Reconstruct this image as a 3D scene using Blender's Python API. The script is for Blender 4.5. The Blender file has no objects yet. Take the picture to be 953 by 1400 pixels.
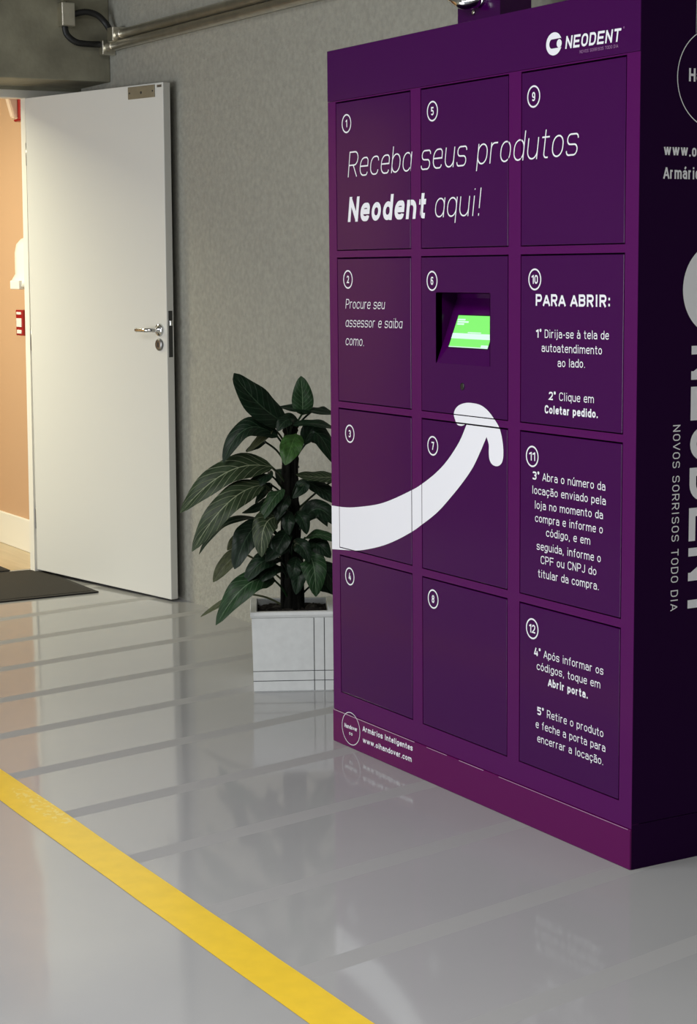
import bpy, bmesh, math, random
from mathutils import Vector, Matrix
from mathutils.geometry import tessellate_polygon
random.seed(4)
S = bpy.context.scene
COL = S.collection

# ------------------------------------------------------------------ camera
cam_data = bpy.data.cameras.new('camera')
cam_data.sensor_fit = 'VERTICAL'; cam_data.sensor_height = 24.0
cam_data.lens = 2510.58 / 1400 * 24.0
cam_data.clip_start = 0.05
cam = bpy.data.objects.new('camera', cam_data); COL.objects.link(cam)
cy_, sy_ = math.cos(math.radians(59.98789)), math.sin(math.radians(59.98789))
cp_, sp_ = math.cos(math.radians(7.61171)), math.sin(math.radians(7.61171))
fw = Vector((-sy_ * cp_, cy_ * cp_, -sp_)); rt = Vector((cy_, sy_, 0)); up = rt.cross(fw)
rl = math.radians(-0.50767)
rt2 = rt * math.cos(rl) + up * math.sin(rl); up2 = up * math.cos(rl) - rt * math.sin(rl)
m = Matrix((rt2, up2, -fw)).transposed().to_4x4(); m.translation = (4.63599, -2.62174, 1.39603)
cam.matrix_world = m
S.camera = cam

# ------------------------------------------------------------------ world, lights, exposure
S.view_settings.view_transform = 'Standard'
S.view_settings.look = 'None'
S.view_settings.exposure = 0.08
S.view_settings.gamma = 1.0
S.view_settings.use_curve_mapping = False
W = bpy.data.worlds.new('world'); S.world = W; W.use_nodes = True
bg = W.node_tree.nodes['Background']
bg.inputs[0].default_value = (0.80, 0.90, 1.0, 1); bg.inputs[1].default_value = 0.35

def area(name, loc, target, sx, sy, power, color):
    d = bpy.data.lights.new(name, 'AREA'); d.shape = 'RECTANGLE'; d.size = sx; d.size_y = sy
    d.energy = power; d.color = color
    o = bpy.data.objects.new(name, d); COL.objects.link(o); o.location = loc
    o.rotation_euler = (Vector(target) - Vector(loc)).to_track_quat('-Z', 'Y').to_euler()
    return o
area('daylight_from_garage_entrance', (-1.2, -7.6, 0.95), (-0.4, 0.5, 0.4), 5.0, 1.6, 212, (0.95, 0.98, 1.0))
area('overhead_lamp', (2.15, -2.7, 3.1), (2.15, -2.7, 0), 4.4, 1.6, 162, (1.0, 0.99, 0.97))
area('corridor_ceiling_lamp', (-4.05, -1.15, 2.5), (-4.05, -1.15, 0), 0.8, 0.7, 90, (1.0, 0.95, 0.67))

# ------------------------------------------------------------------ materials
def new_mat(name):
    mt = bpy.data.materials.new(name); mt.use_nodes = True
    nt = mt.node_tree; return mt, nt, nt.nodes['Principled BSDF']
def L(nt, a, b): nt.links.new(a, b)
def mat(name, col, rough=0.5, metal=0.0, noise=0.0, nscale=20.0, bump=0.0, bscale=80.0, spec=0.5, coat=0.0):
    mt, nt, p = new_mat(name)
    p.inputs['Base Color'].default_value = (*col, 1); p.inputs['Roughness'].default_value = rough
    p.inputs['Metallic'].default_value = metal; p.inputs['Specular IOR Level'].default_value = spec
    p.inputs['Coat Weight'].default_value = coat; p.inputs['Coat Roughness'].default_value = 0.15
    tc = nt.nodes.new('ShaderNodeTexCoord')
    if noise:
        n = nt.nodes.new('ShaderNodeTexNoise'); n.inputs['Scale'].default_value = nscale; n.inputs['Detail'].default_value = 6
        L(nt, tc.outputs['Object'], n.inputs['Vector'])
        r = nt.nodes.new('ShaderNodeValToRGB')
        r.color_ramp.elements[0].position = 0.3; r.color_ramp.elements[1].position = 0.7
        r.color_ramp.elements[0].color = (*[c * (1 - noise) for c in col], 1)
        r.color_ramp.elements[1].color = (*[min(1, c * (1 + noise)) for c in col], 1)
        L(nt, n.outputs['Fac'], r.inputs['Fac']); L(nt, r.outputs['Color'], p.inputs['Base Color'])
    if bump:
        n2 = nt.nodes.new('ShaderNodeTexNoise'); n2.inputs['Scale'].default_value = bscale; n2.inputs['Detail'].default_value = 4
        L(nt, tc.outputs['Object'], n2.inputs['Vector'])
        b = nt.nodes.new('ShaderNodeBump'); b.inputs['Strength'].default_value = bump; b.inputs['Distance'].default_value = 0.004
        L(nt, n2.outputs['Fac'], b.inputs['Height']); L(nt, b.outputs['Normal'], p.inputs['Normal'])
    return mt

M = {}
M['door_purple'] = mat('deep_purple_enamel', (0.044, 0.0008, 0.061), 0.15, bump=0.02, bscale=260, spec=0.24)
M['frame_purple'] = mat('magenta_purple_enamel', (0.074, 0.0016, 0.082), 0.20, bump=0.03, bscale=260, spec=0.24)
M['plinth_purple'] = mat('reflection_tinted_enamel', (0.096, 0.0012, 0.074), 0.13, spec=0.28)  # frame enamel made redder, the floor's reflection put into the colour
M['shaded_purple'] = mat('shade_darkened_purple', (0.016, 0.0002, 0.030), 0.40, spec=0.06)  # cabinet purple darkened, the side's shade put into the colour
M['vinyl'] = mat('white_vinyl', (0.77, 0.78, 0.84), 0.35, spec=0.3)
M['grey_vinyl'] = mat('silver_grey_vinyl', (0.88, 0.89, 0.94), 0.35, spec=0.3)
M['pink_vinyl'] = mat('dull_pink_vinyl', (0.30, 0.14, 0.32), 0.4)
M['edge_glint'] = mat('pale_edge_highlight', (0.42, 0.28, 0.40), 0.4)  # pale tint of the plinth seam highlight, put in as colour
M['black'] = mat('black_plastic', (0.008, 0.008, 0.009), 0.35)
M['rubber'] = mat('black_rubber', (0.012, 0.012, 0.012), 0.5, bump=0.2, bscale=150)
M['chrome'] = mat('chrome', (0.75, 0.75, 0.75), 0.14, 1.0)
M['steel'] = mat('galvanised_steel', (0.78, 0.75, 0.66), 0.31, 1.0, noise=0.12, nscale=15)
M['satin'] = mat('satin_steel', (0.28, 0.28, 0.28), 0.35, 1.0)
M['dark_steel'] = mat('dark_steel', (0.10, 0.10, 0.10), 0.4, 1.0)
M['plate'] = mat('beige_metal_plate', (0.26, 0.23, 0.16), 0.4, 0.3, noise=0.1)
M['white_paint'] = mat('white_door_paint', (0.67, 0.67, 0.64), 0.42, bump=0.04, bscale=120, spec=0.3)
M['trim_paint'] = mat('white_trim_paint', (0.82, 0.80, 0.74), 0.4)
M['conc'] = mat('olive_grey_concrete', (0.30, 0.285, 0.212), 0.85, noise=0.24, nscale=7, bump=0.25, bscale=60)
M['wall'] = mat('grey_rough_plaster', (0.312, 0.307, 0.268), 0.9, noise=0.11, nscale=45, bump=1.0, bscale=95)
M['orange'] = mat('apricot_wall_paint', (0.55, 0.345, 0.21), 0.7, bump=0.1, bscale=100)
M['ceil'] = mat('grey_concrete_ceiling', (0.25, 0.25, 0.24), 0.9, noise=0.1)
M['red'] = mat('red_plastic', (0.32, 0.012, 0.012), 0.3)
M['lens'] = mat('clear_amber_lens', (0.85, 0.66, 0.52), 0.12)
M['white_plastic'] = mat('white_plastic', (0.85, 0.84, 0.78), 0.3)
M['yellow'] = mat('yellow_line_paint', (0.84, 0.57, 0.030), 0.30, noise=0.05, nscale=18)
M['pot'] = mat('off_white_planter', (0.70, 0.72, 0.72), 0.5, noise=0.04, nscale=40)
M['groove'] = mat('dark_groove', (0.035, 0.04, 0.045), 0.7)
M['soil'] = mat('dark_potting_soil', (0.012, 0.009, 0.007), 0.95, noise=0.5, nscale=60)
M['trunk'] = mat('black_brown_stem', (0.0045, 0.0045, 0.0035), 0.9, noise=0.4, nscale=60, bump=0.5, bscale=90, spec=0.15)
M['mat'] = mat('dark_brown_carpet_mat', (0.027, 0.023, 0.018), 0.95, noise=0.35, nscale=220, bump=0.8, bscale=300)
M['mat_edge'] = mat('black_mat_border', (0.016, 0.014, 0.012), 0.8)

# a flaking patch of the yellow paint
nt = M['yellow'].node_tree; p = nt.nodes['Principled BSDF']
tc = nt.nodes.new('ShaderNodeTexCoord'); mp = nt.nodes.new('ShaderNodeMapping'); mp.vector_type = 'TEXTURE'
mp.inputs['Location'].default_value = (0.17, -0.985, 0.0); mp.inputs['Scale'].default_value = (0.21, 0.036, 1.0)
L(nt, tc.outputs['Object'], mp.inputs[0])
ln = nt.nodes.new('ShaderNodeVectorMath'); ln.operation = 'LENGTH'; L(nt, mp.outputs[0], ln.inputs[0])
nn = nt.nodes.new('ShaderNodeTexNoise'); nn.inputs['Scale'].default_value = 55; nn.inputs['Detail'].default_value = 5; L(nt, tc.outputs['Object'], nn.inputs['Vector'])
def mnode(op, a, b):
    n = nt.nodes.new('ShaderNodeMath'); n.operation = op
    for i, v in enumerate((a, b)):
        if isinstance(v, (int, float)): n.inputs[i].default_value = v
        else: L(nt, v, n.inputs[i])
    return n.outputs[0]
inside = mnode('LESS_THAN', ln.outputs['Value'], mnode('ADD', nn.outputs['Fac'], 0.35))
flk = mnode('MULTIPLY', inside, mnode('GREATER_THAN', nn.outputs['Fac'], 0.55))
mx = nt.nodes.new('ShaderNodeMix'); mx.data_type = 'RGBA'; L(nt, flk, mx.inputs['Factor'])
src = p.inputs['Base Color'].links[0].from_socket; L(nt, src, mx.inputs['A']); mx.inputs['B'].default_value = (0.86, 0.66, 0.16, 1)
L(nt, mx.outputs['Result'], p.inputs['Base Color'])

# floor: glossy grey epoxy with matt cross bands on the far side of the yellow line
mt, nt, p = new_mat('glossy_grey_epoxy'); M['floor'] = mt
tc = nt.nodes.new('ShaderNodeTexCoord'); sp = nt.nodes.new('ShaderNodeSeparateXYZ'); L(nt, tc.outputs['Object'], sp.inputs[0])
def math_node(nt, op, a, b=None, c=None):
    n = nt.nodes.new('ShaderNodeMath'); n.operation = op
    for i, v in enumerate((a, b, c)):
        if v is None: continue
        if isinstance(v, (int, float)): n.inputs[i].default_value = v
        else: L(nt, v, n.inputs[i])
    return n.outputs[0]
cc = math_node(nt, 'MULTIPLY_ADD', sp.outputs['Y'], 0.18, sp.outputs['X'])
ph = math_node(nt, 'PINGPONG', math_node(nt, 'ADD', cc, -0.12 + 0.0), 0.21)
band = math_node(nt, 'LESS_THAN', ph, 0.034)
far = math_node(nt, 'GREATER_THAN', sp.outputs['Y'], -0.96)
band = math_node(nt, 'MULTIPLY', band, far)
nz = nt.nodes.new('ShaderNodeTexNoise'); nz.inputs['Scale'].default_value = 1.3; nz.inputs['Detail'].default_value = 5
L(nt, tc.outputs['Object'], nz.inputs['Vector'])
fl = nt.nodes.new('ShaderNodeTexNoise'); fl.inputs['Scale'].default_value = 400; fl.inputs['Detail'].default_value = 2
L(nt, tc.outputs['Object'], fl.inputs['Vector'])
rp_ = nt.nodes.new('ShaderNodeValToRGB')
rp_.color_ramp.elements[0].position = 0.25; rp_.color_ramp.elements[1].position = 0.75
rp_.color_ramp.elements[0].color = (0.335, 0.338, 0.346, 1); rp_.color_ramp.elements[1].color = (0.378, 0.380, 0.386, 1)
mix0 = math_node(nt, 'MULTIPLY_ADD', fl.outputs['Fac'], 0.35, nz.outputs['Fac']); mix0 = math_node(nt, 'ADD', mix0, -0.175)
L(nt, mix0, rp_.inputs['Fac'])
mx = nt.nodes.new('ShaderNodeMix'); mx.data_type = 'RGBA'; L(nt, band, mx.inputs['Factor'])
L(nt, rp_.outputs['Color'], mx.inputs['A']); mx.inputs['B'].default_value = (0.335, 0.336, 0.340, 1)
L(nt, mx.outputs['Result'], p.inputs['Base Color'])
rg = math_node(nt, 'MULTIPLY_ADD', band, 0.5, 0.075); L(nt, rg, p.inputs['Roughness'])
p.inputs['Specular IOR Level'].default_value = 0.42
wv = nt.nodes.new('ShaderNodeTexNoise'); wv.inputs['Scale'].default_value = 5.0; wv.inputs['Detail'].default_value = 2
L(nt, tc.outputs['Object'], wv.inputs['Vector'])
bp = nt.nodes.new('ShaderNodeBump'); bp.inputs['Strength'].default_value = 0.045; bp.inputs['Distance'].default_value = 0.01
L(nt, wv.outputs['Fac'], bp.inputs['Height']); L(nt, bp.outputs['Normal'], p.inputs['Normal'])

# corridor floor: pale wood-look tile
mt, nt, p = new_mat('pale_wood_tile'); M['wood'] = mt
tc = nt.nodes.new('ShaderNodeTexCoord'); mp = nt.nodes.new('ShaderNodeMapping'); mp.inputs['Scale'].default_value = (2, 22, 1)
L(nt, tc.outputs['Object'], mp.inputs[0]); n = nt.nodes.new('ShaderNodeTexNoise'); n.inputs['Scale'].default_value = 1.5; n.inputs['Detail'].default_value = 6
L(nt, mp.outputs[0], n.inputs['Vector']); r = nt.nodes.new('ShaderNodeValToRGB')
r.color_ramp.elements[0].color = (0.36, 0.27, 0.16, 1); r.color_ramp.elements[1].color = (0.62, 0.50, 0.34, 1)
L(nt, n.outputs['Fac'], r.inputs['Fac']); L(nt, r.outputs['Color'], p.inputs['Base Color']); p.inputs['Roughness'].default_value = 0.35

# leaves: vein pattern on the leaf's own UV (u along, v across)
def leaf_mat(name, base, vein, vs):
    mt, nt, p = new_mat(name)
    uv = nt.nodes.new('ShaderNodeUVMap'); uv.uv_map = 'UVMap'
    s = nt.nodes.new('ShaderNodeSeparateXYZ'); L(nt, uv.outputs[0], s.inputs[0])
    av = math_node(nt, 'ABSOLUTE', math_node(nt, 'ADD', s.outputs['Y'], -0.5))
    mid = math_node(nt, 'LESS_THAN', av, 0.018)
    t = math_node(nt, 'MULTIPLY_ADD', av, -0.55, s.outputs['X'])
    w = math_node(nt, 'PINGPONG', t, 0.062)
    lat = math_node(nt, 'SUBTRACT', 1.0, math_node(nt, 'MULTIPLY', w, 95.0)); lat.node.use_clamp = True
    lat = math_node(nt, 'MULTIPLY', lat, vs)
    fac = math_node(nt, 'MAXIMUM', math_node(nt, 'MULTIPLY', mid, min(1, vs * 1.6)), lat)
    n = nt.nodes.new('ShaderNodeTexNoise'); n.inputs['Scale'].default_value = 7
    L(nt, uv.outputs[0], n.inputs['Vector'])
    r = nt.nodes.new('ShaderNodeValToRGB')
    r.color_ramp.elements[0].position = 0.35; r.color_ramp.elements[1].position = 0.75
    r.color_ramp.elements[0].color = (*[c * 0.65 for c in base], 1); r.color_ramp.elements[1].color = (*[c * 1.35 for c in base], 1)
    L(nt, n.outputs['Fac'], r.inputs['Fac'])
    mx = nt.nodes.new('ShaderNodeMix'); mx.data_type = 'RGBA'
    L(nt, fac, mx.inputs['Factor']); L(nt, r.outputs['Color'], mx.inputs['A']); mx.inputs['B'].default_value = (*vein, 1)
    L(nt, mx.outputs['Result'], p.inputs['Base Color'])
    p.inputs['Roughness'].default_value = 0.40; p.inputs['Specular IOR Level'].default_value = 0.2
    b = nt.nodes.new('ShaderNodeBump'); b.inputs['Strength'].default_value = 0.35; b.inputs['Distance'].default_value = 0.004
    L(nt, lat, b.inputs['Height']); b.invert = True; L(nt, b.outputs['Normal'], p.inputs['Normal'])
    return mt
LEAFM = [leaf_mat('dark_green_leaf', (0.0060, 0.017, 0.0080), (0.045, 0.08, 0.045), 0.45),
         leaf_mat('green_leaf', (0.015, 0.042, 0.015), (0.10, 0.16, 0.09), 0.55),
         leaf_mat('pale_veined_leaf', (0.026, 0.042, 0.019), (0.20, 0.23, 0.14), 0.8),
         leaf_mat('fresh_green_leaf', (0.030, 0.080, 0.017), (0.08, 0.16, 0.05), 0.35),
         leaf_mat('olive_leaf', (0.065, 0.075, 0.033), (0.13, 0.14, 0.08), 0.4)]

def emit_mat(name, col, strength):
    mt, nt, p = new_mat(name)
    p.inputs['Base Color'].default_value = (*[c * 0.1 for c in col], 1)
    p.inputs['Emission Color'].default_value = (*col, 1); p.inputs['Emission Strength'].default_value = strength
    return mt
M['scr_green'] = emit_mat('screen_green', (0.22, 0.86, 0.16), 0.95)
M['scr_white'] = emit_mat('screen_pale', (0.72, 0.95, 0.86), 0.9)

# ------------------------------------------------------------------ mesh helpers
def box(bm, x0, x1, y0, y1, z0, z1, bev=0.0, mi=0, rot=None):
    vs = [bm.verts.new((x, y, z)) for x in (x0, x1) for y in (y0, y1) for z in (z0, z1)]
    fs = []
    for q in ((0, 1, 3, 2), (4, 6, 7, 5), (0, 4, 5, 1), (2, 3, 7, 6), (0, 2, 6, 4), (1, 5, 7, 3)):
        f = bm.faces.new([vs[i] for i in q]); f.material_index = mi; fs.append(f)
    if bev:
        es = list({e for f in fs for e in f.edges})
        r = bmesh.ops.bevel(bm, geom=es, offset=bev, segments=2, affect='EDGES', profile=0.5)
        for f in r['faces']: f.material_index = mi
    return vs
def tube(bm, pts, r, seg=14, cap=True, smooth=True, radii=None):
    pts = [Vector(p) for p in pts]; rings = []; up = None
    for i, p in enumerate(pts):
        t = (pts[min(i + 1, len(pts) - 1)] - pts[max(i - 1, 0)]).normalized()
        if up is None:
            up = t.orthogonal().normalized()
        up = (up - t * up.dot(t)).normalized(); sd = t.cross(up)
        rr = radii[i] if radii else r
        rings.append([bm.verts.new(p + (up * math.cos(a) + sd * math.sin(a)) * rr) for a in [2 * math.pi * k / seg for k in range(seg)]])
    for a, b in zip(rings, rings[1:]):
        for k in range(seg):
            f = bm.faces.new((a[k], a[(k + 1) % seg], b[(k + 1) % seg], b[k])); f.smooth = smooth
    if cap:
        bm.faces.new(rings[0][::-1]); bm.faces.new(rings[-1])
def bez(pts, n=16):
    """smooth Catmull-Rom path through pts"""
    P = [Vector(p) for p in pts]; P = [P[0] * 2 - P[1]] + P + [P[-1] * 2 - P[-2]]; out = []
    for i in range(1, len(P) - 2):
        for k in range(n):
            t = k / n; a, b, c, d = P[i - 1:i + 3]
            out.append(0.5 * ((2 * b) + (c - a) * t + (2 * a - 5 * b + 4 * c - d) * t * t + (3 * b - a - 3 * c + d) * t ** 3))
    out.append(P[-2]); return out
def lathe(bm, prof, origin, axis, seg=28):
    """prof: list of (radius, distance along axis)"""
    axis = Vector(axis).normalized(); u = axis.orthogonal().normalized(); v = axis.cross(u); o = Vector(origin); rings = []
    for r, d in prof:
        rings.append([bm.verts.new(o + axis * d + (u * math.cos(2 * math.pi * k / seg) + v * math.sin(2 * math.pi * k / seg)) * max(r, 1e-5)) for k in range(seg)])
    for a, b in zip(rings, rings[1:]):
        for k in range(seg):
            f = bm.faces.new((a[k], a[(k + 1) % seg], b[(k + 1) % seg], b[k])); f.smooth = True
    bm.faces.new(rings[0][::-1]); bm.faces.new(rings[-1])
def obj(name, bm, mats, parent=None, label=None, fix=True):
    me = bpy.data.meshes.new(name)
    if fix: bmesh.ops.recalc_face_normals(bm, faces=bm.faces)
    bm.to_mesh(me); bm.free()
    for x in (mats if isinstance(mats, (list, tuple)) else [mats]): me.materials.append(x)
    o = bpy.data.objects.new(name, me); COL.objects.link(o)
    if parent is not None: o.parent = parent
    if label: o['label'] = label
    return o
def thing(name, label, cat, loc=(0, 0, 0), rz=0, group=None, kind=None):
    o = bpy.data.objects.new(name, None); COL.objects.link(o); o.empty_display_size = 0.1
    o.location = loc; o.rotation_euler = (0, 0, rz); tag(o, label, cat, group, kind); return o
def tag(o, label=None, cat=None, group=None, kind=None):
    if label: o['label'] = label
    if cat: o['category'] = cat
    if group: o['group'] = group
    if kind: o['kind'] = kind
    return o
def boxes(name, lst, mt, parent=None, label=None, bev=0.0):
    bm = bmesh.new()
    for b in lst: box(bm, *b, bev)
    return obj(name, bm, mt, parent, label)
def struct(name, o_or_list, mt=None, label=None, cat=None):
    o = boxes(name, o_or_list, mt) if isinstance(o_or_list, list) else o_or_list
    return tag(o, label, cat, kind='structure')

# ------------------------------------------------------------------ lettering: a condensed stroke alphabet
def rp(pts, q):
    """polyline with rounded interior corners; a third value sets that corner's own radius"""
    out = [pts[0][:2]]
    for i in range(1, len(pts) - 1):
        p = pts[i]; rad = p[2] if len(p) > 2 else q
        P = Vector(p[:2]); a = Vector(pts[i - 1][:2]) - P; b = Vector(pts[i + 1][:2]) - P
        la = a.length * (0.5 if 0 < i - 1 else 1.0); lb = b.length * (0.5 if i + 1 < len(pts) - 1 else 1.0)
        rad = min(rad, la, lb)
        if rad < 1e-4: out.append(tuple(P)); continue
        A = P + a.normalized() * rad; B = P + b.normalized() * rad
        for k in range(7):
            t = k / 6; k1 = 0.86
            c1 = A.lerp(P, 0.5523); c2 = B.lerp(P, 0.5523)
            pt = A * (1 - t) ** 3 + c1 * 3 * t * (1 - t) ** 2 + c2 * 3 * t * t * (1 - t) + B * t ** 3
            out.append((pt.x, pt.y))
    out.append(pts[-1][:2]); return out
def oval(l, b, r, t, q):
    mx_ = (l + r) / 2
    p = rp([(mx_, t), (r, t), (r, b), (l, b), (l, t), (mx_, t)], q)
    return p
def arch_w(c):
    if c in 'mMwW': return 0.78
    if c in 'il.,:!|': return 0.16
    if c in 'jI': return 0.2
    if c == 'J': return 0.42
    if c in 'frt1': return 0.34
    if c in '-': return 0.3
    if c in '°': return 0.22
    if c == ' ': return 0.24
    if c.isupper() or c.isdigit(): return 0.54
    return 0.47
ACC = {'á': ('a', 'ac'), 'à': ('a', 'gr'), 'ã': ('a', 'ti'), 'ú': ('u', 'ac'), 'ó': ('o', 'ac'), 'ç': ('c', 'ce')}
def sk(c, l, r, h, wt, italic):
    b = h; T = 1 - h; X = 0.73 - h; D = -0.22; cx = (l + r) / 2; q = min((r - l) / 2, 0.3); m = 0.38; xh = 0.73
    if c in ACC:
        base, a = ACC[c]; s = sk(base, l, r, h, wt, italic)
        if a == 'ac': s.append([(cx - 0.03, 0.83), (cx + 0.09, 1.0)])
        if a == 'gr': s.append([(cx + 0.03, 0.83), (cx - 0.09, 1.0)])
        if a == 'ti': s.append(rp([(l + 0.02, 0.84), (l + 0.08, 0.93), (r - 0.08, 0.86), (r - 0.02, 0.95)], 0.06))
        if a == 'ce': s.append(rp([(cx, 0), (cx, -0.08), (cx + 0.07, -0.13), (cx, -0.22), (cx - 0.08, -0.2)], 0.05))
        return s
    n_arch = lambda l, r: rp([(l, 0.45), (l, X), (r, X), (r, 0)], q)
    G = {
     'o': lambda: [oval(l, b, r, X, q)],
     'a': lambda: [oval(l, b, r, X, q), [(r, xh), (r, 0)]] if italic else
          [rp([(l + 0.01, X - 0.13), (l + 0.01, X), (r, X), (r, 0)], q), rp([(r, 0.43), (l, 0.43), (l, b), (r, b), (r, 0.25)], min(q, 0.16))],
     'b': lambda: [[(l, 1), (l, 0)], oval(l, b, r, X, q)],
     'd': lambda: [[(r, 1), (r, 0)], oval(l, b, r, X, q)],
     'p': lambda: [[(l, xh), (l, D)], oval(l, b, r, X, q)],
     'q': lambda: [[(r, xh), (r, D)], oval(l, b, r, X, q)],
     'g': lambda: [oval(l, b, r, X, q), rp([(r, xh), (r, D + h), (l, D + h), (l, D + h + 0.08)], q)],
     'c': lambda: [rp([(r, X - 0.17), (r, X), (l, X), (l, b), (r, b), (r, b + 0.17)], q)],
     'e': lambda: [rp([(l, m), (r, m, 0), (r, X), (l, X), (l, b), (r, b), (r, b + 0.12)], q)],
     's': lambda: [rp([(r, X - 0.14), (r, X), (l, X), (l, m), (r, m - 0.02), (r, b), (l, b), (l, b + 0.14)], 0.2)],
     'f': lambda: [rp([(r, T), (cx - 0.02, T), (cx - 0.02, 0)], 0.15), [(l - h, X), (r, X)]],
     'h': lambda: [[(l, 1), (l, 0)], n_arch(l, r)],
     'n': lambda: [[(l, xh), (l, 0)], n_arch(l, r)],
     'm': lambda: [[(l, xh), (l, 0)], n_arch(l, cx), n_arch(cx, r)],
     'r': lambda: [[(l, xh), (l, 0)], rp([(l, 0.45), (l, X), (r, X)], q)],
     't': lambda: [rp([(cx - 0.04, 0.95), (cx - 0.04, b), (r + h * .5, b)], 0.14), [(l - h, X), (r + h * .5, X)]],
     'u': lambda: [rp([(l, xh), (l, b), (r, b), (r, 0.3)], q), [(r, xh), (r, 0)]],
     'v': lambda: [[(l, xh), (cx, h)], [(cx, h), (r, xh)]],
     'w': lambda: [[(l, xh), ((l + cx) / 2, h)], [((l + cx) / 2, h), (cx, xh)], [(cx, xh), ((r + cx) / 2, h)], [((r + cx) / 2, h), (r, xh)]],
     'i': lambda: [[(cx, xh), (cx, 0)], [(cx, 0.99), (cx, 0.99 - 2 * h)]],
     'l': lambda: [[(cx, 1), (cx, 0)]],
     'j': lambda: [rp([(cx, xh), (cx, D + h), (l - 0.1, D + h)], 0.12), [(cx, 0.99), (cx, 0.99 - 2 * h)]],
     'R': lambda: [[(l, 0), (l, 1)], rp([(l, T), (r, T), (r, 0.46), (l, 0.46)], q), [(cx, 0.46), (r, 0)]],
     'P': lambda: [[(l, 0), (l, 1)], rp([(l, T), (r, T), (r, 0.44), (l, 0.44)], q)],
     'B': lambda: [[(l, 0), (l, 1)], rp([(l, T), (r - 0.02, T), (r - 0.02, 0.53), (l, 0.53)], q), rp([(l, 0.53), (r, 0.53), (r, b), (l, b)], q)],
     'D': lambda: [[(l, 0), (l, 1)], rp([(l, T), (r, T), (r, b), (l, b)], q)],
     'N': lambda: [[(l, 0), (l, 1)], [(l, T), (r, b)], [(r, 0), (r, 1)]],
     'A': lambda: [[(l - h, 0), (cx, T)], [(cx, T), (r + h, 0)], [(l + 0.05, 0.3), (r - 0.05, 0.3)]],
     'V': lambda: [[(l - h, 1), (cx, b)], [(cx, b), (r + h, 1)]],
     'I': lambda: [[(cx, 0), (cx, 1)]],
     'J': lambda: [rp([(r, 1), (r, b), (l, b), (l, b + .16)], q)],
     'C': lambda: [rp([(r, T - 0.2), (r, T), (l, T), (l, b), (r, b), (r, b + 0.2)], q)],
     'O': lambda: [oval(l, b, r, T, q)],
     'S': lambda: [rp([(r, T - 0.17), (r, T), (l, T), (l, 0.51), (r, 0.51), (r, b), (l, b), (l, b + 0.17)], 0.24)],
     'E': lambda: [[(l, 0), (l, 1)], [(l, T), (r + h, T)], [(l, 0.5), (r, 0.5)], [(l, b), (r + h, b)]],
     'F': lambda: [[(l, 0), (l, 1)], [(l, T), (r + h, T)], [(l, 0.5), (r, 0.5)]],
     'T': lambda: [[(l - h, T), (r + h, T)], [(cx, 1), (cx, 0)]],
     'H': lambda: [[(l, 0), (l, 1)], [(r, 0), (r, 1)], [(l, 0.5), (r, 0.5)]],
     '0': lambda: [oval(l, b, r, T, q)],
     '1': lambda: [[(r - h * .3, 0), (r - h * .3, 1)], [(l - h, 0.76), (r, T)]],
     '2': lambda: [rp([(l, 0.72), (l, T), (r, T), (r, 0.52), (l, b, 0), (r + h, b)], q)],
     '3': lambda: [rp([(l, 0.78), (l, T), (r, T), (r, 0.53), (cx - .05, 0.53)], 0.22), rp([(cx - .05, 0.53), (r, 0.53), (r, b), (l, b), (l, 0.22)], 0.22)],
     '4': lambda: [[(r - 0.08, 0), (r - 0.08, 0.6)], rp([(cx, 1), (l, 0.25, 0), (r + h, 0.25)], 0)],
     '5': lambda: [rp([(r + h * .5, T), (l, T, 0), (l, 0.56, 0), (r, 0.56), (r, b), (l, b), (l, 0.2)], 0.22)],
     '6': lambda: [rp([(r, 0.8), (r, T), (l, T), (l, b), (r, b), (r, 0.58), (l, 0.58)], q)],
     '7': lambda: [rp([(l - h, T), (r, T, 0), (cx - 0.06, 0)], 0)],
     '8': lambda: [oval(l + .01, 0.53, r - .01, T, q), oval(l, b, r, 0.53, q)],
     '9': lambda: [rp([(l, 0.2), (l, b), (r, b), (r, T), (l, T), (l, 0.42), (r, 0.42)], q)],
     '.': lambda: [[(cx, 0), (cx, max(2 * h, 0.1))]],
     ',': lambda: [[(cx, max(2 * h, 0.1)), (cx - 0.04, -0.14)]],
     ':': lambda: [[(cx, 0.06), (cx, 0.06 + 2 * h)], [(cx, 0.55), (cx, 0.55 + 2 * h)]],
     '!': lambda: [[(cx, 1), (cx, 0.27)], [(cx, 0), (cx, max(2 * h, 0.09))]],
     '-': lambda: [[(l, m), (r, m)]],
     '°': lambda: [oval(l, 0.80, r, 0.98, 0.08)],
     ' ': lambda: [],
    }
    return G[c]()
def ribbon(pts, h):
    """quads of a stroke of half width h along a 2-D polyline, mitred joins"""
    P = [Vector(p) for i, p in enumerate(pts) if i == 0 or (Vector(p) - Vector(pts[i - 1])).length > 1e-7]
    if len(P) < 2: return []
    closed = (P[0] - P[-1]).length < 1e-6
    nrm = []
    for a, b in zip(P, P[1:]):
        d = (b - a).normalized(); nrm.append(Vector((-d.y, d.x)))
    off = []
    for i in range(len(P)):
        if i == 0: n1, n2 = (nrm[-1], nrm[0]) if closed else (nrm[0], nrm[0])
        elif i == len(P) - 1: n1, n2 = (nrm[-1], nrm[0]) if closed else (nrm[-1], nrm[-1])
        else: n1, n2 = nrm[i - 1], nrm[i]
        s = n1 + n2
        if s.length < 0.3: off.append(n2 * h); continue
        s.normalize(); off.append(s * (h / max(s.dot(n1), 0.45)))
    return [[P[i] + off[i], P[i] - off[i], P[i + 1] - off[i + 1], P[i + 1] + off[i + 1]] for i in range(len(P) - 1)]
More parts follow.
